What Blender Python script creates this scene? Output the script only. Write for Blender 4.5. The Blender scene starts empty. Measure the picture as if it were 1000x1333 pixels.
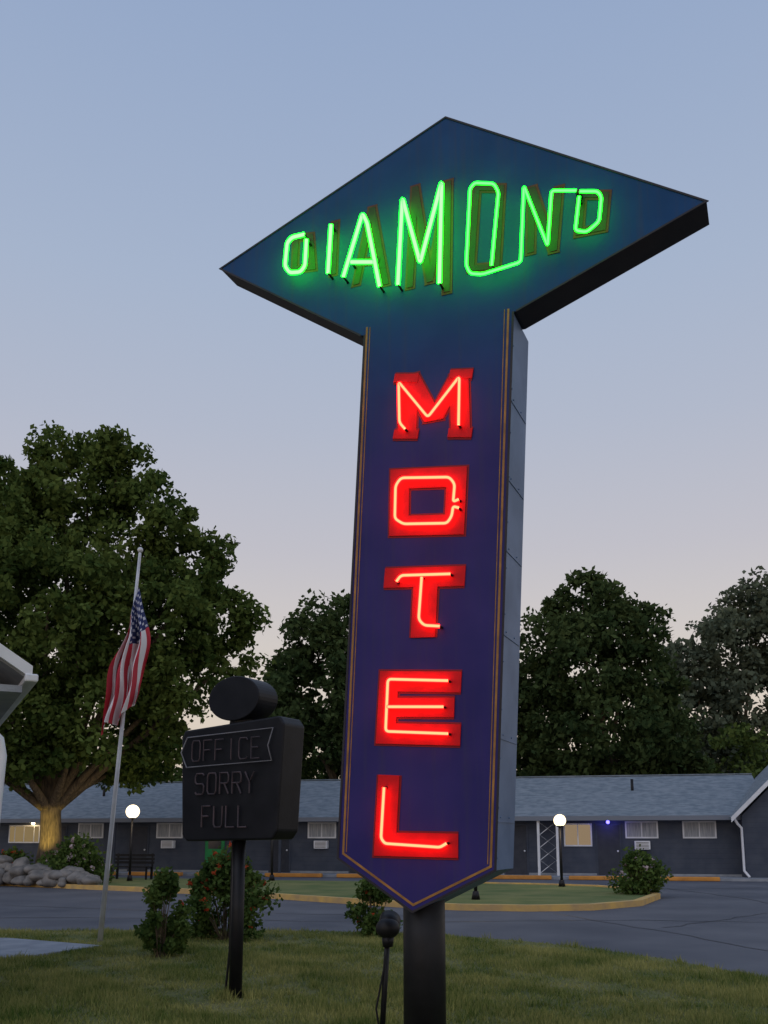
import bpy, math, random
import numpy as np
from mathutils import Vector, Matrix
random.seed(7); rng=np.random.default_rng(11)
S=bpy.context.scene
S.view_settings.view_transform='Standard'; S.view_settings.look='None'; S.view_settings.exposure=0

# ---------------------------------------------------------------- materials
def lin(r,g,b):
    f=lambda c:(c/255/12.92) if c/255<=.04045 else ((c/255+.055)/1.055)**2.4
    return (f(r),f(g),f(b),1)
def mat(name,c1,c2=None,scale=5,rough=.7,bump=0,bscale=40,metal=0,spec=.3,detail=6,stretch=None,lo=.35,hi=.65):
    m=bpy.data.materials.new(name);m.use_nodes=True;nt=m.node_tree;b=nt.nodes['Principled BSDF']
    b.inputs['Roughness'].default_value=rough;b.inputs['Metallic'].default_value=metal
    b.inputs['Specular IOR Level'].default_value=spec
    c1=tuple(c1)[:3]+(1,)
    b.inputs['Base Color'].default_value=c1
    tc=nt.nodes.new('ShaderNodeTexCoord');src=tc.outputs['Object']
    if stretch:
        mp=nt.nodes.new('ShaderNodeMapping');mp.inputs['Scale'].default_value=stretch
        nt.links.new(src,mp.inputs[0]);src=mp.outputs[0]
    if c2:
        c2=tuple(c2)[:3]+(1,)
        n=nt.nodes.new('ShaderNodeTexNoise');n.inputs['Scale'].default_value=scale;n.inputs['Detail'].default_value=detail
        nt.links.new(src,n.inputs['Vector'])
        r=nt.nodes.new('ShaderNodeValToRGB');r.color_ramp.elements[0].position=lo;r.color_ramp.elements[1].position=hi
        r.color_ramp.elements[0].color=c1;r.color_ramp.elements[1].color=c2
        nt.links.new(n.outputs['Fac'],r.inputs[0]);nt.links.new(r.outputs[0],b.inputs['Base Color'])
    if bump:
        n=nt.nodes.new('ShaderNodeTexNoise');n.inputs['Scale'].default_value=bscale;n.inputs['Detail'].default_value=4
        nt.links.new(src,n.inputs['Vector'])
        bp=nt.nodes.new('ShaderNodeBump');bp.inputs['Strength'].default_value=bump;bp.inputs['Distance'].default_value=.02
        nt.links.new(n.outputs['Fac'],bp.inputs['Height']);nt.links.new(bp.outputs[0],b.inputs['Normal'])
    return m
def emis(name,col,st):
    m=bpy.data.materials.new(name);m.use_nodes=True;nt=m.node_tree;nt.nodes.clear()
    e=nt.nodes.new('ShaderNodeEmission');e.inputs[0].default_value=tuple(col)[:3]+(1,);e.inputs[1].default_value=st
    o=nt.nodes.new('ShaderNodeOutputMaterial');nt.links.new(e.outputs[0],o.inputs[0]);return m
def glow_glass(name,col,st,op):
    m=bpy.data.materials.new(name);m.use_nodes=True;nt=m.node_tree;nt.nodes.clear()
    e=nt.nodes.new('ShaderNodeEmission');e.inputs[0].default_value=tuple(col)[:3]+(1,);e.inputs[1].default_value=st
    t=nt.nodes.new('ShaderNodeBsdfTransparent');x=nt.nodes.new('ShaderNodeMixShader');x.inputs[0].default_value=op
    o=nt.nodes.new('ShaderNodeOutputMaterial');nt.links.new(t.outputs[0],x.inputs[1]);nt.links.new(e.outputs[0],x.inputs[2]);nt.links.new(x.outputs[0],o.inputs[0]);return m
def leafmat(name,c1,c2,nscale=.7,lo=.4,hi=.95):
    m=bpy.data.materials.new(name);m.use_nodes=True;nt=m.node_tree;nt.nodes.clear();N=nt.nodes.new;L=nt.links.new
    g=N('ShaderNodeNewGeometry')
    n=N('ShaderNodeTexNoise');n.inputs['Scale'].default_value=nscale;n.inputs['Detail'].default_value=5
    L(g.outputs['Position'],n.inputs['Vector'])
    a=N('ShaderNodeMath');a.operation='MULTIPLY_ADD';a.inputs[1].default_value=.35;L(g.outputs['Random Per Island'],a.inputs[0]);L(n.outputs['Fac'],a.inputs[2])
    r=N('ShaderNodeValToRGB');r.color_ramp.elements[0].position=lo;r.color_ramp.elements[1].position=hi
    r.color_ramp.elements[0].color=c1+(1,);r.color_ramp.elements[1].color=c2+(1,);L(a.outputs[0],r.inputs[0])
    d=N('ShaderNodeBsdfDiffuse');t=N('ShaderNodeBsdfTranslucent');x=N('ShaderNodeMixShader');x.inputs[0].default_value=.3
    L(r.outputs[0],d.inputs[0]);L(r.outputs[0],t.inputs[0]);L(d.outputs[0],x.inputs[1]);L(t.outputs[0],x.inputs[2])
    o=N('ShaderNodeOutputMaterial');L(x.outputs[0],o.inputs[0]);return m

# ---------------------------------------------------------------- object helpers
def link(o,parent=None):
    bpy.context.collection.objects.link(o)
    if parent: o.parent=parent
    return o
def empty(name,loc=(0,0,0),rz=0,ry=0):
    o=bpy.data.objects.new(name,None);o.location=loc;o.rotation_euler=(0,ry,rz);o.empty_display_size=.2;return link(o)
def mesh(name,vs,fs,m,parent=None,smooth=False):
    me=bpy.data.meshes.new(name);me.from_pydata([tuple(v) for v in vs],[],fs);me.update()
    for x in (m if isinstance(m,(list,tuple)) else [m]): me.materials.append(x)
    if smooth: me.polygons.foreach_set('use_smooth',[True]*len(me.polygons))
    return link(bpy.data.objects.new(name,me),parent)
def box(name,x0,x1,y0,y1,z0,z1,m,parent=None,bev=0):
    v=[(x,y,z) for z in(z0,z1) for y in(y0,y1) for x in(x0,x1)]
    f=[(0,2,3,1),(4,5,7,6),(0,1,5,4),(2,6,7,3),(0,4,6,2),(1,3,7,5)]
    o=mesh(name,v,f,m,parent)
    if bev: b=o.modifiers.new('b','BEVEL');b.width=bev;b.segments=2
    return o
def tube(name,pts,r,m,parent=None,closed=False,radii=None,res=3):
    c=bpy.data.curves.new(name,'CURVE');c.dimensions='3D';c.bevel_depth=r;c.bevel_resolution=res;c.use_fill_caps=True
    s=c.splines.new('POLY');s.points.add(len(pts)-1)
    for i,p in enumerate(pts):
        s.points[i].co=(*p,1)
        if radii: s.points[i].radius=radii[i]
    s.use_cyclic_u=closed;c.materials.append(m)
    return link(bpy.data.objects.new(name,c),parent)
def cyl(name,p0,p1,r0,r1,m,parent=None,seg=24,smooth=True):
    p0=Vector(p0);p1=Vector(p1);q=(p1-p0).to_track_quat('Z','Y');L=(p1-p0).length;v=[];f=[]
    for z,r in((0,r0),(L,r1)):
        for i in range(seg):
            a=2*math.pi*i/seg;v.append(p0+q@Vector((r*math.cos(a),r*math.sin(a),z)))
    for i in range(seg): j=(i+1)%seg;f.append((i,j,seg+j,seg+i))
    f.append(tuple(range(seg))[::-1]);f.append(tuple(range(seg,2*seg)))
    o=mesh(name,v,f,m,parent)
    if smooth:
        for p in o.data.polygons[:seg]: p.use_smooth=True
    return o
def ball(name,c,r,m,parent=None,sc=(1,1,1)):
    v=[];f=[];n=24;k=14
    for i in range(k+1):
        t=math.pi*i/k
        for j in range(n):
            a=2*math.pi*j/n;v.append((c[0]+r*sc[0]*math.sin(t)*math.cos(a),c[1]+r*sc[1]*math.sin(t)*math.sin(a),c[2]+r*sc[2]*math.cos(t)))
    for i in range(k):
        for j in range(n):
            f.append((i*n+j,(i+1)*n+j,(i+1)*n+(j+1)%n,i*n+(j+1)%n))
    return mesh(name,v,f,m,parent,True)
def prism(name,poly,y0,y1,m,parent=None,sidemat=None,bev=0):
    n=len(poly);v=[(a,y0,b) for a,b in poly]+[(a,y1,b) for a,b in poly]
    ar=sum(poly[i][0]*poly[(i+1)%n][1]-poly[(i+1)%n][0]*poly[i][1] for i in range(n))
    f=[tuple(range(n)),tuple(range(2*n-1,n-1,-1))]+[(i,n+i,n+(i+1)%n,(i+1)%n) for i in range(n)]
    if ar<0: f=[t[::-1] for t in f]
    o=mesh(name,v,f,[m]+([sidemat] if sidemat else []),parent)
    if sidemat:
        for p in o.data.polygons[2:]: p.material_index=1
    if bev: b=o.modifiers.new('b','BEVEL');b.width=bev;b.segments=2
    return o
def ribbon(name,pts,w,y0,y1,m,parent=None,closed=False):
    P=[Vector(p) for p in pts];n=len(P);A=[];B=[]
    for i in range(n):
        d0=(P[i]-P[i-1]).normalized() if (i>0 or closed) else None
        d1=(P[(i+1)%n]-P[i]).normalized() if (i<n-1 or closed) else None
        if d0 is None:d0=d1
        if d1 is None:d1=d0
        t=(d0+d1)
        t=t.normalized() if t.length>1e-4 else d0
        nn=Vector((-t.y,t.x));k=min(1/max(.1,nn.dot(Vector((-d0.y,d0.x)))),2.1)*w/2
        A.append(P[i]+nn*k);B.append(P[i]-nn*k)
    v=[(p.x,y0,p.y) for p in A]+[(p.x,y0,p.y) for p in B]+[(p.x,y1,p.y) for p in A]+[(p.x,y1,p.y) for p in B]
    f=[]
    for i in range(n if closed else n-1):
        j=(i+1)%n
        f+=[(i,n+i,n+j,j),(2*n+i,i,j,2*n+j),(n+i,3*n+i,3*n+j,n+j)]
    if not closed: f+=[(0,2*n,3*n,n),(n-1,2*n-1,4*n-1,3*n-1)]
    return mesh(name,v,f,m,parent)
def strokes(name,pts,w,ext,y0,y1,m,parent):
    """steep letter strokes cut off horizontally, one slab per segment"""
    for i in range(len(pts)-1):
        a=Vector(pts[i]);b=Vector(pts[i+1]);d=(b-a)
        if abs(d.y)>1e-6: e=d*(ext/abs(d.y))
        a2=a-e;b2=b+e;s=.0004*i
        prism(name,[(a2.x-w/2,a2.y),(a2.x+w/2,a2.y),(b2.x+w/2,b2.y),(b2.x-w/2,b2.y)],y0-s,y1,m,parent)
def sheet(name,poly,z,m,parent=None,thick=0):
    n=len(poly);v=[(x,y,z) for x,y in poly];f=[tuple(range(n))]
    if thick:
        v+=[(x,y,z-thick) for x,y in poly];f+=[(i,n+i,n+(i+1)%n,(i+1)%n) for i in range(n)]
    return mesh(name,v,f,m,parent)
def polymesh(name,v,k,m,parent=None):
    n=len(v)//k;me=bpy.data.meshes.new(name);me.vertices.add(k*n);me.vertices.foreach_set('co',v.ravel())
    me.loops.add(k*n);me.loops.foreach_set('vertex_index',np.arange(k*n,dtype=np.int32))
    me.polygons.add(n);me.polygons.foreach_set('loop_start',np.arange(0,k*n,k,dtype=np.int32))
    try: me.polygons.foreach_set('loop_total',np.full(n,k,dtype=np.int32))
    except Exception: pass
    me.update(calc_edges=True);me.materials.append(m);return link(bpy.data.objects.new(name,me),parent)
def leaves(name,cent,size,m,parent=None,asp=.62):
    cent=np.asarray(cent);n=len(cent)
    a=rng.normal(size=(n,3));a/=np.linalg.norm(a,axis=1,keepdims=True)
    b=rng.normal(size=(n,3));b-=a*(a*b).sum(1,keepdims=True);b/=np.linalg.norm(b,axis=1,keepdims=True)
    s=size*(.6+.8*rng.random((n,1)));a=a*s*.5;b=b*s*.5*asp
    v=np.stack([cent-a,cent-b*1.0+a*.1,cent+a,cent+b+a*.1],1).reshape(-1,3)
    return polymesh(name,v,4,m,parent)
def shell(lobes,dens,cr,per,flat=.8):
    out=[];cs=[]
    for (x,y,z,R) in lobes:
        k=int(dens*R*R)
        for _ in range(k):
            d=rng.normal(size=3);d/=np.linalg.norm(d)
            c=np.array([x,y,z])+d*R*(.62+.45*rng.random())*np.array([1,1,.9]);cs.append(c)
            r=cr*(.6+.8*rng.random());q=rng.normal(size=(int(per*(.6+.8*rng.random())),3))
            q/=np.linalg.norm(q,axis=1,keepdims=True);q*=r*rng.random((len(q),1))**.45
            q[:,2]*=flat;out.append(c+q)
    return np.concatenate(out),cs

# ---------------------------------------------------------------- camera
f=1200.;pit=math.radians(10);cyp=1090-f*math.tan(pit)
cam=bpy.data.cameras.new('camera');co=link(bpy.data.objects.new('camera',cam));S.camera=co
co.location=(0,0,1.6);co.rotation_euler=(math.radians(100),0,0)
cam.sensor_width=36;cam.lens=f/1333*36;cam.shift_y=(cyp-666.5)/1333;cam.clip_end=2000;cam.clip_start=.05

# ---------------------------------------------------------------- dusk sky
w=bpy.data.worlds.new('World');S.world=w;w.use_nodes=True;nt=w.node_tree;nt.nodes.clear();N=nt.nodes.new;L=nt.links.new
tc=N('ShaderNodeTexCoord');sp=N('ShaderNodeSeparateXYZ');L(tc.outputs['Generated'],sp.inputs[0])
rp=N('ShaderNodeValToRGB');L(sp.outputs['Z'],rp.inputs[0]);e=rp.color_ramp.elements
stops=[(0,(212,194,178)),(.12,(214,201,188)),(.2,(206,198,194)),(.3,(190,188,197)),(.42,(175,182,200)),(.54,(164,178,202)),(.72,(147,166,198)),(1,(128,150,190))]
e[0].position=0;e[0].color=lin(*stops[0][1]);e[1].position=1;e[1].color=lin(*stops[-1][1])
for p_,c_ in stops[1:-1]:
    k=e.new(p_);k.color=lin(*c_)
# the western sky behind the photographer, where the sun has just set, is brighter
mr=N('ShaderNodeMapRange');mr.inputs[1].default_value=.1;mr.inputs[2].default_value=-.9;mr.inputs[3].default_value=1.0;mr.inputs[4].default_value=1.4
L(sp.outputs['Y'],mr.inputs[0])
sky=N('ShaderNodeTexSky');sky.sky_type='NISHITA';sky.sun_disc=False;sky.sun_elevation=math.radians(2);sky.sun_rotation=math.radians(200)
b1=N('ShaderNodeBackground');L(rp.outputs[0],b1.inputs[0]);L(mr.outputs[0],b1.inputs[1])
b2=N('ShaderNodeBackground');b2.inputs[1].default_value=.015;L(sky.outputs[0],b2.inputs[0])
ad=N('ShaderNodeAddShader');L(b1.outputs[0],ad.inputs[0]);L(b2.outputs[0],ad.inputs[1])
ow=N('ShaderNodeOutputWorld');L(ad.outputs[0],ow.inputs[0])
sl=bpy.data.lights.new('sun','SUN');sl.energy=.3;sl.angle=math.radians(40);sl.color=(1,.9,.82)
so=link(bpy.data.objects.new('sun',sl));so.rotation_euler=(math.radians(45),0,math.radians(-50))

# ---------------------------------------------------------------- ground
M_earth=mat('earth_grass',(.10,.12,.04),(.06,.085,.03),scale=.4,rough=1,bump=.4,bscale=8)
M_asph=mat('asphalt',(.085,.09,.106),(.145,.148,.162),scale=.45,rough=.85,bump=.35,bscale=60,detail=10,lo=.3,hi=.7,spec=.2)
M_lawn=mat('lawn_soil',(.09,.11,.034),(.18,.17,.065),scale=1.1,rough=1,bump=.5,bscale=30)
M_yel=mat('kerb_paint_yellow',(.62,.40,.12),(.44,.30,.14),scale=3,rough=.8,bump=.2)
M_conc=mat('concrete',(.30,.32,.35),(.22,.24,.27),scale=3,rough=.85,bump=.2)
sheet('ground',[(-500,-60),(500,-60),(500,900),(-500,900)],0,M_earth)
sheet('road',[(-60,-20),(60,-20),(60,52),(-60,52)],.004,M_asph)
M_tar=mat('tar_seal',(.028,.028,.033),rough=.5)
def crack(pts,wd):
    Q=[]
    for i in range(len(pts)-1):
        a=Vector(pts[i]);b=Vector(pts[i+1]);k=max(2,int((b-a).length/.5))
        for j in range(k): Q.append(a.lerp(b,j/k)+Vector((random.uniform(-.07,.07),random.uniform(-.07,.07))))
    v=[];fs=[]
    for i,q in enumerate(Q):
        t=(Q[min(i+1,len(Q)-1)]-Q[max(i-1,0)]).normalized();n_=Vector((-t.y,t.x))*wd*random.uniform(.5,1)
        v+=[(q.x+n_.x,q.y+n_.y,.008),(q.x-n_.x,q.y-n_.y,.008)]
    for i in range(len(Q)-1): fs.append((2*i,2*i+1,2*i+3,2*i+2))
    return v,fs
VV=[];FF=[]
for pts,wd in (([(-14,18.4),(-6,19.2),(0,18.1),(5,18.6),(12,17.2)],.03),([(3.6,20.2),(5,15.6),(6.2,11)],.025),([(8.5,33),(9.6,25),(9,19),(11,12)],.03),([(5,17),(9,21),(16,24)],.025),([(-9,22.5),(-4,20.6),(1,19.4)],.025),([(8,29),(14,31),(20,30)],.03)):
    v_,f_=crack(pts,wd);o_=len(VV);VV+=v_;FF+=[tuple(a+o_ for a in t) for t in f_]
mesh('road_cracks',VV,FF,M_tar)
lawnp=[(-60,16.1),(-6.5,16.1),(-2.2,16.1),(-.6,15.9),(1,15.3),(2.0,14.6),(2.86,13.65),(3.7,12.3),(4.3,10.7),(4.9,8),(5.3,4),(5.5,-19),(-60,-19)]
sheet('lawn',lawnp,.05,M_lawn,thick=.05)
walkp=[(-12,15.2),(-5.8,14.7),(-4.05,13.7),(-4.6,12.6),(-6,11.6),(-12,10.5)]
sheet('sidewalk',walkp,.075,M_conc,thick=.05)
isl=[(-30,37.5),(-13.1,32.0),(-8.8,29.2),(-4.33,26.4),(-1.15,23.4),(.6,21.8),(1.71,21.1),(3.2,20.8),(4.6,21.1),(6,22.4),(7.2,25.0),(7.4,27.4),(6.6,29.4),(4.9,30.6),(1,32.3),(-4,33.6),(-12,36.6),(-30,42)]
sheet('island_grass',isl,.10,mat('island_lawn',(.09,.13,.038),(.17,.18,.065),scale=.8,rough=1,bump=.5,bscale=12),thick=.1)
def kerb(name,path,wd,h):
    P=[Vector(p) for p in path];n=len(P);v=[];fs=[]
    for i in range(n):
        a=P[max(i-1,0)];b=P[min(i+1,n-1)];t=(b-a).normalized();nn=Vector((-t.y,t.x))*wd/2
        for q,z in((P[i]+nn,0),(P[i]+nn,h),(P[i]-nn,h),(P[i]-nn,0)): v.append((q.x,q.y,z))
    for i in range(n-1):
        for k in range(3): fs.append((4*i+k,4*i+k+1,4*i+5+k,4*i+4+k))
    fs+= [(0,1,2,3),(4*n-4,4*n-3,4*n-2,4*n-1)]
    return mesh(name,v,fs,M_yel)
kerb('kerb',isl[:15],.2,.14)
def inpoly(x,y,poly):
    r=np.zeros(len(x),bool);j=len(poly)-1
    for i in range(len(poly)):
        xi,yi=poly[i];xj,yj=poly[j]
        c=((yi>y)!=(yj>y))&(x<(xj-xi)*(y-yi)/(yj-yi+1e-12)+xi);r^=c;j=i
    return r
def blades(n,X,Y,h,wd,lean):
    a=rng.random(n)*6.283;lx=rng.normal(size=n)*lean;ly=rng.normal(size=n)*lean
    base=np.stack([X,Y,np.full(n,.048)],1);dv=np.stack([np.cos(a)*wd,np.sin(a)*wd,np.zeros(n)],1)
    return np.stack([base-dv,base+dv,base+np.stack([lx,ly,h],1)],1).reshape(-1,3)
n=240000
Yb=7.0+9.15*rng.random(n)**1.15;Xb=(rng.random(n)*2-1)*(Yb*.47+.4)
k=inpoly(Xb,Yb,lawnp)&~inpoly(Xb,Yb,walkp)
Xb,Yb=Xb[k],Yb[k]
pat=np.sin(Xb*1.7+1)*np.cos(Yb*1.3)+.6*np.sin(Xb*4.1+Yb*3.3)+.5*np.sin(Xb*9+2)*np.sin(Yb*7)
keep=rng.random(len(Xb))<np.clip(.8+.3*pat,.25,1);Xb,Yb,pat=Xb[keep],Yb[keep],pat[keep];n=len(Xb)
h=np.clip((.018+.045*rng.random(n))*(1+.4*pat),.01,.1)
V1=blades(n,Xb,Yb,h,.004+.004*rng.random(n),.018)
# tufts and weeds
nt_=520;cx=(rng.random(nt_)*2-1)*6.5;cy=8+8*rng.random(nt_);k=inpoly(cx,cy,lawnp)&~inpoly(cx,cy,walkp);cx,cy=cx[k],cy[k]
# thick untrimmed grass round the posts
cx=np.concatenate([cx,-1.46+rng.normal(size=26)*.12,.3+rng.normal(size=30)*.2,rng.normal(size=10)*.06]);cy=np.concatenate([cy,9.45+rng.normal(size=26)*.1,6.85+rng.normal(size=30)*.2,7.45+rng.normal(size=10)*.06])
m_=22;X=np.repeat(cx,m_)+rng.normal(size=len(cx)*m_)*.035;Y=np.repeat(cy,m_)+rng.normal(size=len(cx)*m_)*.035
V2=blades(len(X),X,Y,.05+.07*rng.random(len(X)),np.full(len(X),.006),.03)
polymesh('grass',np.concatenate([V1,V2]),3,leafmat('grass_blade',(.085,.14,.03),(.42,.39,.14),nscale=1.1,lo=.42,hi=.95))

# ---------------------------------------------------------------- MOTEL SIGN
yaw=math.radians(23);SO=(0.22,6.6)
sign=empty('motel_sign',(SO[0],SO[1],0),-yaw)
un=(math.cos(yaw),-math.sin(yaw));nn_=(-math.sin(yaw),-math.cos(yaw))
def face(px,py,off=0):
    """image pixel of the sign artwork, ray-cast from the camera -> metres on the sign face (x along, z up)"""
    x=(px-500)/f;y=(cyp-py)/f;d=(x,math.cos(pit)-y*math.sin(pit),math.sin(pit)+y*math.cos(pit))
    o=(SO[0]+nn_[0]*off,SO[1]+nn_[1]*off)
    t=(o[0]*nn_[0]+o[1]*nn_[1])/(d[0]*nn_[0]+d[1]*nn_[1])
    return ((d[0]*t-o[0])*un[0]+(d[1]*t-o[1])*un[1],1.6+d[2]*t)
M_face=mat('sign_blue_paint_neon_tint',(.004,.045,.15),(.007,.056,.18),scale=2.5,rough=.55,bump=.06,bscale=5,spec=.15)
nt=M_face.node_tree;N=nt.nodes.new;L=nt.links.new;bs=nt.nodes['Principled BSDF'];old=bs.inputs['Base Color'].links[0].from_socket
tcn=N('ShaderNodeTexCoord');sx=N('ShaderNodeSeparateXYZ');L(tcn.outputs['Object'],sx.inputs[0])
nz=N('ShaderNodeTexNoise');nz.inputs['Scale'].default_value=1.8;nz.inputs['Detail'].default_value=8;L(tcn.outputs['Object'],nz.inputs['Vector'])
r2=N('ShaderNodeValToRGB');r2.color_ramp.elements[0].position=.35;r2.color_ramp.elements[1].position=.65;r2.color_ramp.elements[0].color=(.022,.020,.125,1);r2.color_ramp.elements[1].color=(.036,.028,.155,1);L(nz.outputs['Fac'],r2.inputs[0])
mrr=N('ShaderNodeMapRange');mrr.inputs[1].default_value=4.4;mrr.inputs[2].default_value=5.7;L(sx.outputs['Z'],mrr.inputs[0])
mx=N('ShaderNodeMixRGB');L(mrr.outputs[0],mx.inputs[0]);L(r2.outputs[0],mx.inputs[1]);L(old,mx.inputs[2])  # blue turns purple lower down: red neon light put into the base colour
# faint vertical rain streaks of grime
mp=N('ShaderNodeMapping');mp.inputs['Scale'].default_value=(22,1,.8);L(tcn.outputs['Object'],mp.inputs[0])
n3=N('ShaderNodeTexNoise');n3.inputs['Scale'].default_value=1.0;n3.inputs['Detail'].default_value=6;L(mp.outputs[0],n3.inputs['Vector'])
r3=N('ShaderNodeMapRange');r3.inputs[1].default_value=.5;r3.inputs[2].default_value=.8;r3.inputs[3].default_value=0;r3.inputs[4].default_value=.35;L(n3.outputs['Fac'],r3.inputs[0])
mx2=N('ShaderNodeMixRGB');mx2.inputs[2].default_value=(.05,.05,.07,1);L(r3.outputs[0],mx2.inputs[0]);L(mx.outputs[0],mx2.inputs[1]);L(mx2.outputs[0],bs.inputs['Base Color'])
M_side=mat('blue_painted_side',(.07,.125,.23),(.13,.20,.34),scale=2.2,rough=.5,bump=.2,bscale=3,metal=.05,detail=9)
M_dside=mat('diamond_edge_dark',(.016,.016,.024),(.03,.026,.034),scale=3,rough=.6)
M_gold=mat('gold_line',(.38,.19,.05),(.22,.11,.03),scale=8,rough=.6)
M_black=mat('black_metal',(.005,.005,.007),(.010,.010,.013),scale=6,rough=.5,spec=.3,bump=.05)
JL=face(470,437);JR=face(672,405)
dp=[face(287,350),face(580,153),face(920,262),JR,JL]
prism('diamond_cabinet',dp,0,.27,M_face,sign,M_dside)
ribbon('diamond_lip',[JL,dp[0],dp[1],dp[2],JR],.014,-.006,.004,M_dside,sign)
pp=[face(475,436),face(668,406),face(645,1133),face(537,1187),face(440,1117)]
pp[0]=(pp[0][0],JL[1]+(JR[1]-JL[1])*(pp[0][0]-JL[0])/(JR[0]-JL[0]));pp[1]=(pp[1][0],JL[1]+(JR[1]-JL[1])*(pp[1][0]-JL[0])/(JR[0]-JL[0]))
prism('pylon_cabinet',pp,0,.46,M_face,sign,M_side)
gl=[face(478,426),face(447,1111),face(538,1178),face(639,1128),face(662,402)]
ribbon('gold_border',gl,.016,-.003,.002,M_gold,sign)
ribbon('gold_border_inner',[face(482,426),face(451,1109)],.006,-.003,.002,M_gold,sign)
ribbon('gold_border_inner_r',[face(635,1125),face(657,403)],.006,-.003,.002,M_gold,sign)
rt=Vector(pp[1]);rb=Vector(pp[2])
for i,tz in enumerate((.08,.22,.40,.55,.68,.83)):
    q=rb.lerp(rt,tz)
    box('side_seam',q.x-.002,q.x+.005,.02,.44,q.y-.004,q.y+.004,M_side,sign)
    for yy in(.08,.30): ball('rivet',(q.x+.003,yy,q.y+.03),.006,M_side,sign)
for i in range(12):
    q=rb.lerp(rt,i/12+.02);ball('edge_rivet',(q.x+.001,.03,q.y),.006,M_side,sign)
ribbon('pylon_edge',[pp[1],pp[2],pp[3],pp[4],pp[0]],.016,-.005,.001,M_dside,sign)
M_brn=mat('letter_brown',(.13,.03,.01),(.08,.022,.008),scale=9,rough=.6)
M_olv=mat('letter_dark_green',(.022,.028,.008),(.045,.03,.008),scale=7,rough=.6)
let={'D':([(386,310),(405,308),(408,348),(384,351)],1),'I':([(437,289),(434,358)],2),'A':([(464,371),(485,270),(503,371)],2),'Ab':([(474,341),(496,339)],0),
'M':([(534,375),(541,243),(560,368),(584,236),(582,381)],2),'O':([(621,245),(653,245),(647,347),(614,350)],1),'N':([(691,330),(693,244),(721,328),(728,244)],2),'D2':([(758,254),(789,254),(785,297),(754,303)],1)}
for i,(k_,(pts,cl)) in enumerate(let.items()):
    P=[face(a,b) for a,b in pts]
    if cl==2:
        strokes('painted_letter_'+k_,P,.088,.016,-.002-.0004*i,.002,M_brn,sign)
        strokes('painted_letter_core_'+k_,P,.05,-.003,-.0065-.0004*i,-.001,M_olv,sign)
    else:
        ribbon('painted_letter_'+k_,P,.082,-.002-.0004*i,.002,M_brn,sign,bool(cl))
        ribbon('painted_letter_core_'+k_,P,.045,-.0065-.0004*i,-.001,M_olv,sign,bool(cl))
M_gcore=emis('neon_green_core',(.20,1,.17),5);M_gcore2=emis('neon_green_core_thin',(.10,1,.12),4.5)
M_ggl=glow_glass('neon_green_glass',(.004,1,.008),26,.42);M_ggl2=glow_glass('neon_green_glass_thin',(.004,1,.008),16,.42)
M_rcore=emis('neon_red_core',(1,.26,.10),5.5);M_rgl=glow_glass('neon_red_glass',(1,.008,.008),9,.5)
def neon(name,pts,off,core,glass,rc,rg,closed=False):
    P=[face(a,b,off) for a,b in pts];P=[(x,-off,z) for x,z in P]
    Q=[]
    for i,p in enumerate(P):
        if (0<i<len(P)-1) or closed:
            a=Vector(P[i-1]);b=Vector(P[(i+1)%len(P)]);v=Vector(p)
            r=min(.028,(a-v).length*.42,(b-v).length*.42)
            s0=v+(a-v).normalized()*r;s1=v+(b-v).normalized()*r
            for t in (0,.25,.5,.75,1): Q.append(tuple((s0.lerp(v,t)).lerp(v.lerp(s1,t),t)))
        else: Q.append(p)
    tube('neon_'+name,Q,rc,core,sign,closed);tube('neon_glass_'+name,Q,rg,glass,sign,closed)
    for p in (P[0],P[-1]):
        cyl('electrode',(p[0],p[1]+.006,p[2]),(p[0],-.0,p[2]),.008,.010,M_black,sign,10)
G={'D':[(396,305),(380,309),(374,316),(371,346),(377,355),(391,354),(397,346),(399,312)],'I':[(431,293),(427,355)],'A':[(447,360),(472,278),(478,290),(494,372)],'A_bar':[(457,341),(487,341)],
'M':[(518,370),(524,258),(547,342),(575,237),(572,368)]}
for k_,p_ in G.items(): neon(k_,p_,.09,M_gcore,M_ggl,.0125,.0195)
G2={'O_N':[(640,345),(649,250),(643,239),(618,238),(612,245),(607,345),(612,356),(628,357),(678,341),(682,242),(713,320),(718,248),(750,248)],'D_end':[(755,249),(778,249),(783,256),(780,288),(764,302),(749,300),(754,256)]}
for k_,p_ in G2.items(): neon(k_,p_,.09,M_gcore2,M_ggl2,.0075,.013)
M_red=mat('letter_red',(.62,.008,.014),(.50,.007,.012),scale=10,rough=.55,spec=.15)
M_redout=mat('letter_red_edge',(.22,.005,.012),rough=.6)
R={'M':([(530,570),(533,488),(565,548),(598,486),(600,568)],.15,2),'O':([(521,624),(595,621),(592,683),(520,685)],.155,1),'T':([(501,753),(606,750)],.15,0),'T_stem':([(555,752),(551,830)],.19,0),
'E':([(601,888),(507,887),(503,955),(600,957)],.15,0),'E_bar':([(508,921),(592,921)],.14,0),'L':([(507,1009),(502,1099),(597,1101)],.165,0),
'M_footL':([(513,566),(545,566)],.07,0),'M_footR':([(584,564),(615,564)],.07,0),'M_headL':([(514,493),(545,493)],.07,0),'M_headR':([(586,488),(616,487)],.07,0)}
for i,(k_,(pts,wd_,cl)) in enumerate(R.items()):
    P=[face(a,b) for a,b in pts];z=.0004*i
    if cl==2:
        strokes('letter_edge_'+k_,P,wd_+.03,.014,-.002-z,.002,M_redout,sign)
        strokes('letter_'+k_,P,wd_,0,-.0075-z,.002,M_red,sign)
    else:
        ribbon('letter_edge_'+k_,P,wd_+.03,-.002-z,.002,M_redout,sign,bool(cl))
        ribbon('letter_'+k_,P,wd_,-.0095-z,.002,M_red,sign,bool(cl))
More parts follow.
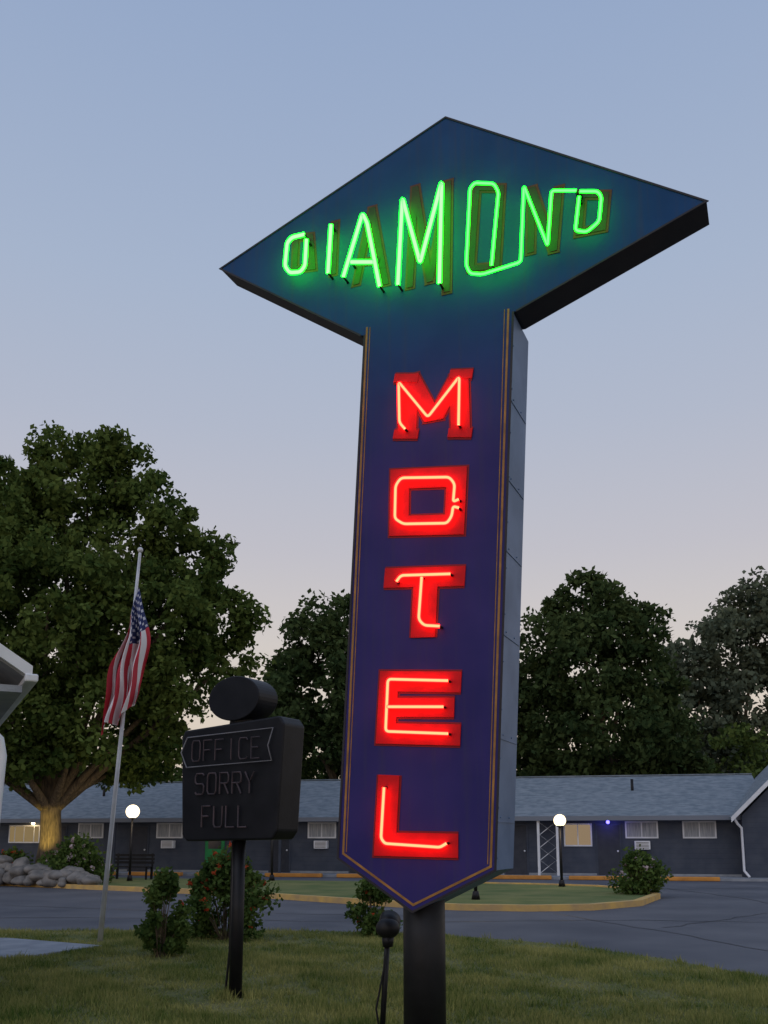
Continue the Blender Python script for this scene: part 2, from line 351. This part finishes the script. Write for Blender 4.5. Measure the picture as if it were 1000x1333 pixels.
RT={'rM':[(527,558),(520,550),(519,497),(557,543),(598,490),(597,553)],'rO':[(597,650),(590,653),(592,630),(585,621),(522,622),(515,632),(514,675),(525,682),(582,681),(588,672),(590,659),(597,661)],'rT':[(516,757),(522,749),(586,747)],'rT_stem':[(549,751),(545,806),(552,814),(572,815)],
'rE':[(583,886),(505,884),(502,952),(583,955)],'rE_bar':[(504,920),(577,920)],'rL':[(500,1025),(496,1091),(501,1098),(573,1103),(581,1098)]}
for k_,p_ in RT.items(): neon(k_,p_,.06,M_rcore,M_rgl,.009,.0155)
cyl('pole',(-.02,.22,0),(-.02,.22,1.5),.15,.15,M_black,sign,40)
cyl('pole_flange',(-.02,.22,.04),(-.02,.22,.1),.26,.26,M_black,sign,32)
box('pole_saddle',-.2,.16,.08,.36,1.22,1.38,M_black,sign)

# ---------------------------------------------------------------- OFFICE SIGN (unlit)
off=empty('office_sign',(-1.55,9.3,0),math.radians(-30))
M_oface=mat('sign_black_face',(.006,.007,.011),(.012,.013,.018),scale=4,rough=.55,spec=.2)
M_dim=mat('unlit_tube',(.085,.06,.07),(.05,.04,.05),scale=9,rough=.35)
prism('cabinet',[(-.66,2.62),(-.62,2.70),(.60,2.78),(.66,2.70),(.60,1.66),(.54,1.58),(-.55,1.56),(-.61,1.62)],0,.36,M_oface,off,M_black,bev=.02)
prism('oval_topper',[(.33*math.cos(t*math.pi/20),3.0+.23*math.sin(t*math.pi/20)) for t in range(40)],0.02,.34,M_oface,off,M_black,bev=.01)
cyl('topper_neck',(0,.18,2.7),(0,.18,2.85),.14,.12,M_black,off)
cyl('post',(0,.18,0),(0,.18,1.6),.065,.065,M_black,off)
tube('conduit',[(-.1,.2,1.56),(-.1,.2,.5),(-.14,.2,.1),(-.16,.2,.04)],.012,M_black,off)
FONT={'O':[[(0,.15),(.15,0),(.85,0),(1,.15),(1,.85),(.85,1),(.15,1),(0,.85),(0,.15)]],'F':[[(0,0),(0,1),(1,1)],[(0,.52),(.8,.52)]],'I':[[(.5,0),(.5,1)]],
'C':[[(1,.1),(.85,0),(.15,0),(0,.15),(0,.85),(.15,1),(.85,1),(1,.9)]],'E':[[(1,0),(0,0),(0,1),(1,1)],[(0,.52),(.8,.52)]],'S':[[(0,.1),(.15,0),(.85,0),(1,.15),(1,.4),(.85,.5),(.15,.5),(0,.6),(0,.85),(.15,1),(.85,1),(1,.9)]],
'R':[[(0,0),(0,1),(.85,1),(1,.85),(1,.6),(.85,.5),(0,.5)],[(.5,.5),(1,0)]],'Y':[[(0,1),(.5,.5),(1,1)],[(.5,.5),(.5,0)]],'U':[[(0,1),(0,.15),(.15,0),(.85,0),(1,.15),(1,1)]],'L':[[(0,1),(0,0),(1,0)]]}
def word(t,x0,x1,z0,z1,r):
    k_=len(t);st=(x1-x0)/k_
    for i,ch in enumerate(t):
        for s_ in FONT[ch]: tube('tube_'+ch,[(x0+st*(i+.12+a*.7),-.03,z0+(z1-z0)*b) for a,b in s_],r,M_dim,off)
word('OFFICE',-.50,.42,2.37,2.58,.007);word('SORRY',-.44,.36,2.03,2.24,.009);word('FULL',-.34,.28,1.70,1.91,.009)
M_arrow=mat('unlit_arrow',(.22,.22,.25),(.16,.16,.18),scale=8,rough=.4)
tube('arrow_outline',[(-.63,-.03,2.47),(-.55,-.03,2.62),(.55,-.03,2.66),(.49,-.03,2.49),(.54,-.03,2.34),(-.55,-.03,2.31)],.007,M_arrow,off,True)

# ---------------------------------------------------------------- FLAG
fl=empty('flagpole',(0,0,0))
M_alu=mat('white_pole',(.62,.63,.66),(.5,.51,.54),scale=4,rough=.4,metal=.1)
xp=lambda z:-4.29+(.33)*z/6.21
cyl('pole',(xp(0),14.4,0),(xp(6.15),14.4,6.15),.04,.022,M_alu,fl)
ball('finial',(xp(6.2),14.4,6.2),.045,M_alu,fl)
tube('halyard',[(xp(.9)+.05,14.36,1.1),(xp(4)+.035,14.36,4),(xp(6.1)+.03,14.37,6.1)],.005,M_alu,fl)
mf=bpy.data.materials.new('flag_cloth');mf.use_nodes=True;nt=mf.node_tree;N=nt.nodes.new;L=nt.links.new;b=nt.nodes['Principled BSDF'];b.inputs['Roughness'].default_value=.9
at=N('ShaderNodeVertexColor');at.layer_name='Col';L(at.outputs[0],b.inputs['Base Color'])
nu,nv=120,91;vs=[];fs=[];cols=[]
for i in range(nu+1):
    for j in range(nv+1):
        u_=i/nu;v_=j/nv
        zh=5.55-.70*(1-v_)*(1-.35*u_)
        z=zh-1.92*u_**1.05-.07*math.sin(v_*9+u_*3)*u_
        fan=.58*math.sin(min(1,u_*1.1+.06)*math.pi*.66)
        x=xp(zh)+(v_-.40)*fan-.20*u_**1.4+.02*math.sin(z*7)
        y=14.32-.12*math.sin(v_*15+u_*4)*min(1,u_*3)-.03*math.sin(v_*41+z*5)*min(1,u_*3)-.05*u_
        vs.append((x,y,z))
for i in range(nu):
    for j in range(nv):
        a=i*(nv+1)+j;fs.append((a,a+nv+1,a+nv+2,a+1))
        u_=(i+.5)/nu;s_=int((nv-1-j)/nv*13)
        if u_<.36 and s_<7:
            gu=u_/.36*11;gv=(1-(j+.5)/nv)/(7/13)*9
            on=(int(gu)+int(gv))%2==0
            cols.append((.5,.5,.56,1) if (on and abs(gu%1-.5)<.3 and abs(gv%1-.5)<.35) else (.015,.025,.10,1))
        else: cols.append((.48,.03,.05,1) if s_%2==0 else (.72,.69,.70,1))
fo=mesh('flag',vs,fs,mf,fl,True)
ca=fo.data.color_attributes.new('Col','FLOAT_COLOR','CORNER')
ca.data.foreach_set('color',np.repeat(np.array(cols,dtype=np.float32),4,axis=0).ravel())

# ---------------------------------------------------------------- MOTEL BUILDING
mo=empty('motel_building',(14.2,36.5,0),math.radians(-12.8))
M_wall=mat('slate_siding',(.055,.068,.098),(.075,.088,.118),scale=2,rough=.8)
nt=M_wall.node_tree;wv=nt.nodes.new('ShaderNodeTexWave');wv.wave_type='BANDS';wv.bands_direction='Z';wv.wave_profile='SAW';wv.inputs['Scale'].default_value=1.6
tcn=nt.nodes.new('ShaderNodeTexCoord');nt.links.new(tcn.outputs['Object'],wv.inputs[0]);bp=nt.nodes.new('ShaderNodeBump');bp.inputs['Distance'].default_value=.03;nt.links.new(wv.outputs['Fac'],bp.inputs['Height']);nt.links.new(bp.outputs[0],nt.nodes['Principled BSDF'].inputs['Normal'])
M_roof=mat('roof_shingle',(.14,.175,.205),(.23,.262,.29),scale=3,rough=.9,bump=.5,bscale=14,stretch=(1,1,4))
M_white=mat('white_trim',(.72,.74,.78),(.62,.64,.68),scale=3,rough=.6)
M_curt=mat('window_curtain',(.38,.40,.43),(.22,.24,.27),scale=6,rough=.6,stretch=(6,1,.3))
M_win=mat('window_dark',(.03,.035,.045),rough=.15,spec=.6)
M_door=mat('door_dark',(.03,.035,.05),(.04,.045,.06),rough=.6)
M_green=mat('green_door',(.02,.28,.08),(.02,.22,.07),rough=.5)
M_lit=emis('lit_window_warm',(1,.72,.35),.22)
box('walls',-46,0,0,8,0,2.5,M_wall,mo)
box('plinth',-46,.02,-.03,0,0,.18,M_conc,mo)
def slab(name,x0,x1,ya,za,yb,zb,t,m):
    v=[(x0,ya,za),(x1,ya,za),(x1,yb,zb),(x0,yb,zb),(x0,ya,za-t),(x1,ya,za-t),(x1,yb,zb-t),(x0,yb,zb-t)]
    return mesh(name,v,[(0,1,2,3),(7,6,5,4),(0,4,5,1),(1,5,6,2),(2,6,7,3),(3,7,4,0)],m,mo)
slab('roof_front',-46.5,.9,-.7,2.42,4,4.3,.1,M_roof);slab('roof_back',-46.5,.9,8.7,2.42,4,4.3,.1,M_roof)
box('fascia',-46.5,.3,-.73,-.70,2.26,2.44,mat('fascia_grey',(.17,.19,.23),rough=.6),mo)
box('soffit',-46.4,0,-.69,-.01,2.27,2.30,M_wall,mo)
box('ridge_cap',-46.5,.9,3.9,4.1,4.29,4.34,M_roof,mo)
for i,x in enumerate((-4.2,-12,-21,-29)): cyl('vent_pipe',(x,2.2,3.3),(x,2.2,4.05),.06,.06,M_black,mo)
def window(x,w_=1.15,z0=1.62,z1=2.18,m=None):
    box('window_frame',x-w_/2-.06,x+w_/2+.06,-.05,0,z0-.06,z1+.06,M_white,mo)
    box('window_glass',x-w_/2,x+w_/2,-.055,-.045,z0,z1,m or M_curt,mo)
    box('window_mullion',x-.02,x+.02,-.065,-.05,z0,z1,M_white,mo)
def ac(x):
    box('ac_unit',x-.3,x+.3,-.25,0,1.12,1.46,M_white,mo,.02)
    for k_ in range(5): box('ac_grille',x-.24,x+.24,-.256,-.25,1.17+k_*.055,1.19+k_*.055,M_win,mo)
for x,a_ in((-1.8,0),(-4.0,1),(-17.3,1),(-24.4,1),(-28.3,0),(-36,1)):
    window(x)
    if a_: ac(x)
window(-11.2);window(-14.2)
window(-6.5,1.0,1.3,2.1,emis('lit_curtain',(.8,.58,.36),.32));window(-31.7,1.5,1.4,2.1,M_lit)
box('window_mullion',-32.2,-32.16,-.067,-.05,1.4,2.1,M_white,mo);box('window_mullion',-31.2,-31.16,-.067,-.05,1.4,2.1,M_white,mo)
for x in(-5.3,-9,-12.7,-15.6,-19.2,-25.9,-30,-34):
    box('door_frame',x-.5,x+.5,-.04,0,0.1,2.14,M_wall,mo);box('door',x-.43,x+.43,-.06,-.03,.1,2.08,M_door,mo);ball('door_knob',(x+.35,-.1,1.05),.04,M_white,mo)
box('green_door',-22.65,-21.75,-.07,-.03,.1,2.08,M_green,mo);box('green_door_panel',-22.5,-21.9,-.08,-.065,1.1,1.9,M_win,mo)
for x in(-7.3,-8.05): box('porch_post',x-.05,x+.05,-.62,-.52,0,2.28,M_white,mo)
for k_ in range(4): tube('trellis_scroll',[(-8.0,-.57,.2+k_*.5),(-7.68,-.57,.45+k_*.5),(-7.35,-.57,.7+k_*.5),(-7.68,-.57,.45+k_*.5),(-7.35,-.57,.2+k_*.5),(-7.68,-.57,.45+k_*.5),(-8.0,-.57,.7+k_*.5)],.014,M_white,mo)
for x in (-13,-19,-26.8): box('porch_post',x-.05,x+.05,-.62,-.52,0,2.28,M_wall,mo)
box('front_walk',-46,1,-1.9,-.032,0,.1,M_conc,mo)
M_org=mat('orange_kerb_paint',(.62,.28,.06),(.45,.2,.05),scale=2,rough=.8)
for i in range(14):
    x=-2.6-i*3.05;box('wheel_stop',x-1.2,x+1.2,-2.3,-2.0,0.01,.16,M_org,mo,.03)
box('wing_walls',-.32,3.9,-.9,-.003,0,2.42,M_wall,mo)
prism('wing_gable',[(-.32,2.42),(3.9,2.42),(1.79,4.5)],-.9,4,M_wall,mo)
def rake(xa,za,xb,zb,nm): prism(nm,[(xa,za),(xb,zb),(xb,zb-.2),(xa,za-.2)],-1.3,-1.24,M_white,mo)
rake(-.75,2.36,1.79,4.86,'wing_rake_l');rake(4.33,2.36,1.79,4.86,'wing_rake_r')
prism('wing_roof_l',[(-.75,2.37),(1.79,4.87),(1.79,4.77),(-.75,2.27)],-1.24,4,M_roof,mo);prism('wing_roof_r',[(4.33,2.37),(1.79,4.87),(1.79,4.77),(4.33,2.27)],-1.24,4,M_roof,mo)
tube('downspout',[(-.62,-1.1,2.3),(-.5,-1.05,2.1),(-.36,-.96,1.95),(-.36,-.96,.35),(-.2,-1.1,.12)],.05,M_white,mo)
ball('wall_lamp_warm',(-31.2,-.15,2.25),.08,emis('wall_lamp',(1,.75,.4),9),mo);ball('wall_lamp_blue',(-5.3,-.3,2.2),.07,emis('blue_lamp',(.12,.1,1),6),mo)
for x,c_,e_ in((-31.2,(1,.7,.35),8),(-5.3,(.15,.15,1),8)):
    l=bpy.data.lights.new('porch_light','POINT');l.energy=e_;l.color=c_;l.shadow_soft_size=.1;o=link(bpy.data.objects.new('porch_light',l),mo);o.location=(x,-.45,2.15)

# ---------------------------------------------------------------- OFFICE BUILDING corner (left)
ob=empty('office_building',(-3.06,7.9,0),math.radians(27))
M_shn=mat('old_shingle',(.2,.21,.23),(.28,.29,.31),scale=5,rough=.9)
box('walls',-7,-.75,.45,5,0.05,3.0,M_white,ob)
prism('gable_wall',[(-.75,3.0),(-7,3.0),(-3.87,4.85)],.45,5,M_white,ob)
prism('roof_slope',[(0,3.02),(-3.87,5.5),(-3.87,5.42),(0,2.94)],.05,5.4,M_shn,ob)
prism('roof_slope_far',[(-7.74,3.02),(-3.87,5.5),(-3.87,5.42),(-7.74,2.94)],.05,5.4,M_shn,ob)
prism('rake_board',[(0,3.07),(-3.87,5.55),(-3.87,5.44),(0,2.96)],0,.047,M_white,ob)
box('gutter',-.06,.05,-.02,5.4,2.93,3.0,M_white,ob,.015)
box('soffit',-.74,-.07,.05,5.3,2.84,2.90,M_conc,ob)
tube('entry_rail',[(-.45,.0,2.52),(-.30,.0,2.50),(-.22,.0,2.42),(-.19,.0,2.28),(-.21,0,1.6),(-.23,.0,.06)],.032,M_white,ob)

# ---------------------------------------------------------------- LAMP POSTS
def lamp(x,y,zc,r,e_):
    o=empty('globe_lamp_post',(x,y,0))
    cyl('post',(0,0,.1),(0,0,zc-r*.95),.045,.035,M_black,o,12);cyl('base',(0,0,.1),(0,0,.3),.11,.07,M_black,o,12);cyl('collar',(0,0,zc-r*1.05),(0,0,zc-r*.8),.09,.11,M_black,o,12)
    ball('globe',(0,0,zc),r,emis('globe_glow',(1,.80,.50),3),o)
    l=bpy.data.lights.new('bulb','POINT');l.energy=e_;l.color=(1,.75,.45);l.shadow_soft_size=r
    q=link(bpy.data.objects.new('bulb',l),o);q.location=(0,-r*1.3,zc)
lamp(-8.9,33.0,2.5,.24,35);lamp(5.5,29.2,2.12,.19,35);lamp(-3.95,33.2,2.4,.2,25);lamp(2.25,23.2,2.0,.15,20)
bn=empty('park_bench',(-9.2,34.2,.1),math.radians(-15))
for k_ in range(3): box('seat_slat',-.8,.8,-.2+k_*.14,-.1+k_*.14,.43,.47,M_black,bn)
for k_ in range(3): box('back_slat',-.8,.8,.24,.27,.55+k_*.13,.64+k_*.13,M_black,bn)
for sx_ in(-.7,.7):
    for yy in(-.15,.22): box('leg',sx_-.03,sx_+.03,yy,yy+.05,0,.43,M_black,bn)
    box('back_post',sx_-.03,sx_+.03,.272,.31,0,.92,M_black,bn)

# ---------------------------------------------------------------- small floodlight on a stake by the sign
fd=empty('ground_floodlight',(.0,7.45,0))
cyl('stake',(-.02,0,.04),(.03,0,.86),.022,.022,M_black,fd,12)
ball('lamp_head',(.03,0,.90),.095,M_black,fd,(1,.9,.85));cyl('lamp_visor',(.03,-.0,.9),(.05,.1,.96),.08,.085,M_black,fd)
cyl('lamp_bracket',(.03,0,.76),(.03,0,.84),.04,.05,M_black,fd,12)
tube('cable',[(-.02,-.01,.05),(-.06,-.02,.3),(0,-.02,.6),(.03,0,.85)],.008,M_black,fd)

# ---------------------------------------------------------------- TREES
M_bark=mat('bark',(.16,.12,.075),(.07,.055,.04),scale=6,rough=1,bump=.8,bscale=12,stretch=(3,3,.6))
def tree(name,base,r0,lobes,m,dens,cr,per,ls,fork=.25):
    t=empty(name,(0,0,0));pts,cs=shell(lobes,dens,cr,per);leaves('foliage',pts,ls,m,t)
    B=Vector(base);top=Vector((sum(l_[0] for l_ in lobes)/len(lobes),sum(l_[1] for l_ in lobes)/len(lobes),sum(l_[2] for l_ in lobes)/len(lobes)+1.5))
    K=B.lerp(top,fork);K.x=B.x*.8+K.x*.2
    tube('trunk',[tuple(B),tuple(B.lerp(K,.15)),tuple(B.lerp(K,.6)+Vector((.08,0,0))),tuple(K),tuple(K.lerp(top,.6)),tuple(top)],r0,M_bark,t,radii=[1.35,1.02,.9,.85,.5,.12],res=5)
    for l_ in lobes:
        E=Vector(l_[:3]);mid=K.lerp(E,.5)+Vector((random.uniform(-.4,.4),random.uniform(-.4,.4),random.uniform(-.2,.5)))
        tube('limb',[tuple(K),tuple(mid),tuple(E)],r0*.45,M_bark,t,radii=[1,.6,.2],res=3)
    return t
LF1=leafmat('maple_leaves',(.038,.072,.020),(.14,.19,.05),.55)
LF2=leafmat('tree_leaves_dark',(.03,.055,.022),(.09,.125,.045),.5)
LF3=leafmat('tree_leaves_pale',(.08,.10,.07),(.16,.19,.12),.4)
big=[(-11.4,34,14.9,2.0),(-13.6,33.5,13.2,2.6),(-9.1,33.5,13.4,1.9),(-7.6,34,11.5,1.9),(-6.5,34.5,9.8,1.5),(-8.5,32.5,9.2,2.6),(-12,32,9.7,3.3),(-16,34,10,4),(-7.8,33.5,7.0,1.9),(-10.3,32.5,6.0,2.1),(-13.7,32.5,6.2,2.5),(-16.5,34,6,2.6),(-15,35,13.6,2.6),(-10,36.5,10,3.0),(-6.0,35,8.3,1.1),(-8.6,34.5,5.2,1.5),
(-11.3,32.2,4.9,1.3),(-14.6,33,4.4,1.4),(-9.6,35.5,4.5,1.4),(-10.2,33.5,16.0,1.0),(-12.6,34,16.2,1.1),(-6.4,34,12.4,.9),(-12.6,32.4,4.6,1.2)]
tree('maple_tree',(-12.2,34,0.1),.42,big,LF1,10.5,.58,100,.24,.22)
tree('oak_tree',(12,51,0),.4,[(11.1,50,14.4,2),(9.2,51,12.5,2),(13.4,50,12.7,2.2),(11.3,49.5,10.6,3.2),(14.5,51,9.7,2.1),(8.6,51,8.6,2.4),(12.1,49,7.1,3.5),(15.3,51,6.9,2.3),(9.3,50,5.8,2.4),(15.6,51,4.8,2),(12,50,4.4,2)],LF2,8,.75,75,.34)
tree('oak_tree.001',(-2,51,0),.4,[(-4.0,50,12.7,1.5),(-2.4,50,13.1,1.9),(-5.1,50,10.6,1.6),(-2.9,49,9.7,2.8),(.3,51,11,3),(-4.9,50,7.6,2.1),(3.5,51,10,3.3),(-1,50,7,3),(3,50,6.5,3),(6.5,51,9,2.4),(-5.8,50,5.4,1.6)],LF2,7,.75,75,.34)
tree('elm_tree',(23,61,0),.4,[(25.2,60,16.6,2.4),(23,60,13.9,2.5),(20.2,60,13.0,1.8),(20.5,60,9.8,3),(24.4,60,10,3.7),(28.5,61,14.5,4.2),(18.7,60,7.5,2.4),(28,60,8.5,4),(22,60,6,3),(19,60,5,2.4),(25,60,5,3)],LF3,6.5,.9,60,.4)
row=[(x,54+random.uniform(-1,2),random.uniform(3.6,5.6),random.uniform(1.8,2.5)) for x in np.arange(-34,34,2.2)]
pts,_=shell(row,6,.7,60);leaves('distant_trees',pts,.36,leafmat('hedge_leaves',(.04,.07,.022),(.14,.19,.05),.5))
l=bpy.data.lights.new('tree_uplight','SPOT');l.energy=480;l.color=(1,.76,.18);l.spot_size=math.radians(34);l.spot_blend=.8
tu=empty('tree_uplight_fixture',(-11.9,31.6,.1));cyl('housing',(0,0,0),(0,.1,.22),.09,.11,M_black,tu,14)
o=link(bpy.data.objects.new('tree_uplight',l),tu);o.location=(0,.1,.3);o.rotation_euler=(math.radians(126),0,math.radians(8))

# ---------------------------------------------------------------- SHRUBS
def shrub(name,x,y,wd,h,m,nl,ls,flower=None,nf=0,fs_=.06,gz=.05):
    t=empty(name,(x,y,gz));lob=[];nlob=int(16+wd*10)
    for i in range(nlob):
        a=random.uniform(0,6.28);z=random.uniform(.10,.92)*h
        k_=math.sin(math.pi*min(.95,z/h*.75+.26));r=wd*.42*k_*math.sqrt(random.random())
        lob.append((r*math.cos(a),r*math.sin(a)*.9,z,wd*random.uniform(.07,.16)))
        tube('stem',[(0.05*math.cos(a),.05*math.sin(a),-.05),(r*.5*math.cos(a),r*.5*math.sin(a),z*.5),lob[-1][:3]],.009,M_bark,t,radii=[1,.8,.4],res=1)
    P=[]
    for c_ in lob:
        q=rng.normal(size=(nl//len(lob),3));q/=np.linalg.norm(q,axis=1,keepdims=True);q*=c_[3]*(.3+1.1*rng.random((len(q),1)))
        P.append(np.array(c_[:3])+q)
    P=np.concatenate(P);P=P[P[:,2]>0];leaves('leaves',P,ls,m,t)
    if flower:
        q=P[rng.choice(len(P),nf)];q=q+np.array([0,-.04,.04]);F=(q[:,None,:]+rng.normal(size=(nf,7,3))*fs_*.35).reshape(-1,3);leaves('flowers',F,fs_,flower,t,.9)
SL=leafmat('shrub_leaves',(.035,.07,.02),(.13,.19,.05),3)
RF=leafmat('red_petals',(.42,.05,.02),(.6,.12,.05),8);WF=leafmat('pale_petals',(.45,.35,.38),(.6,.5,.5),8)
shrub('rose_bush',-2.95,12.6,.84,1.12,SL,4200,.075)
shrub('rose_bush.001',-2.42,14.6,1.5,1.30,SL,8000,.08,RF,60,.055)
shrub('rose_bush.002',-.17,15.3,1.0,.98,SL,3600,.075,RF,14,.05)
shrub('rose_bush.003',6.9,25.6,1.7,1.1,SL,4600,.11,WF,40,.08,.1)
shrub('hydrangea_bush',-10.2,31.6,2.8,1.35,SL,7000,.14,WF,50,.11,.1)
shrub('hydrangea_bush.001',-13.2,33.4,1.8,1.0,SL,3000,.15,RF,40,.11,.1)
M_rock=mat('fieldstone',(.13,.125,.12),(.24,.225,.21),scale=3,rough=.95,bump=.6,bscale=6)
rk=empty('rock_pile',(0,0,0))
for i in range(85):
    r=random.uniform(.12,.34);x=random.uniform(-14.8,-9.2);lv=random.random();z=.1+r*.5+lv*.75*max(0,1-abs(x+12.2)/3)
    o=ball('rock',(0,0,0),r,M_rock,rk,(random.uniform(.9,1.4),1,random.uniform(.6,.85)))
    for v in o.data.vertices:
        p=v.co*(3/r*.5);d=math.sin(p.x*2+i)*math.cos(p.y*2.3+i*2)+math.sin(p.z*3+i*.7);v.co*=1+.15*d
    o.location=(x,30.9+(-12-x)*.5+lv*.6+random.uniform(-.1,.3),z);o.rotation_euler=(0,0,random.uniform(0,6))
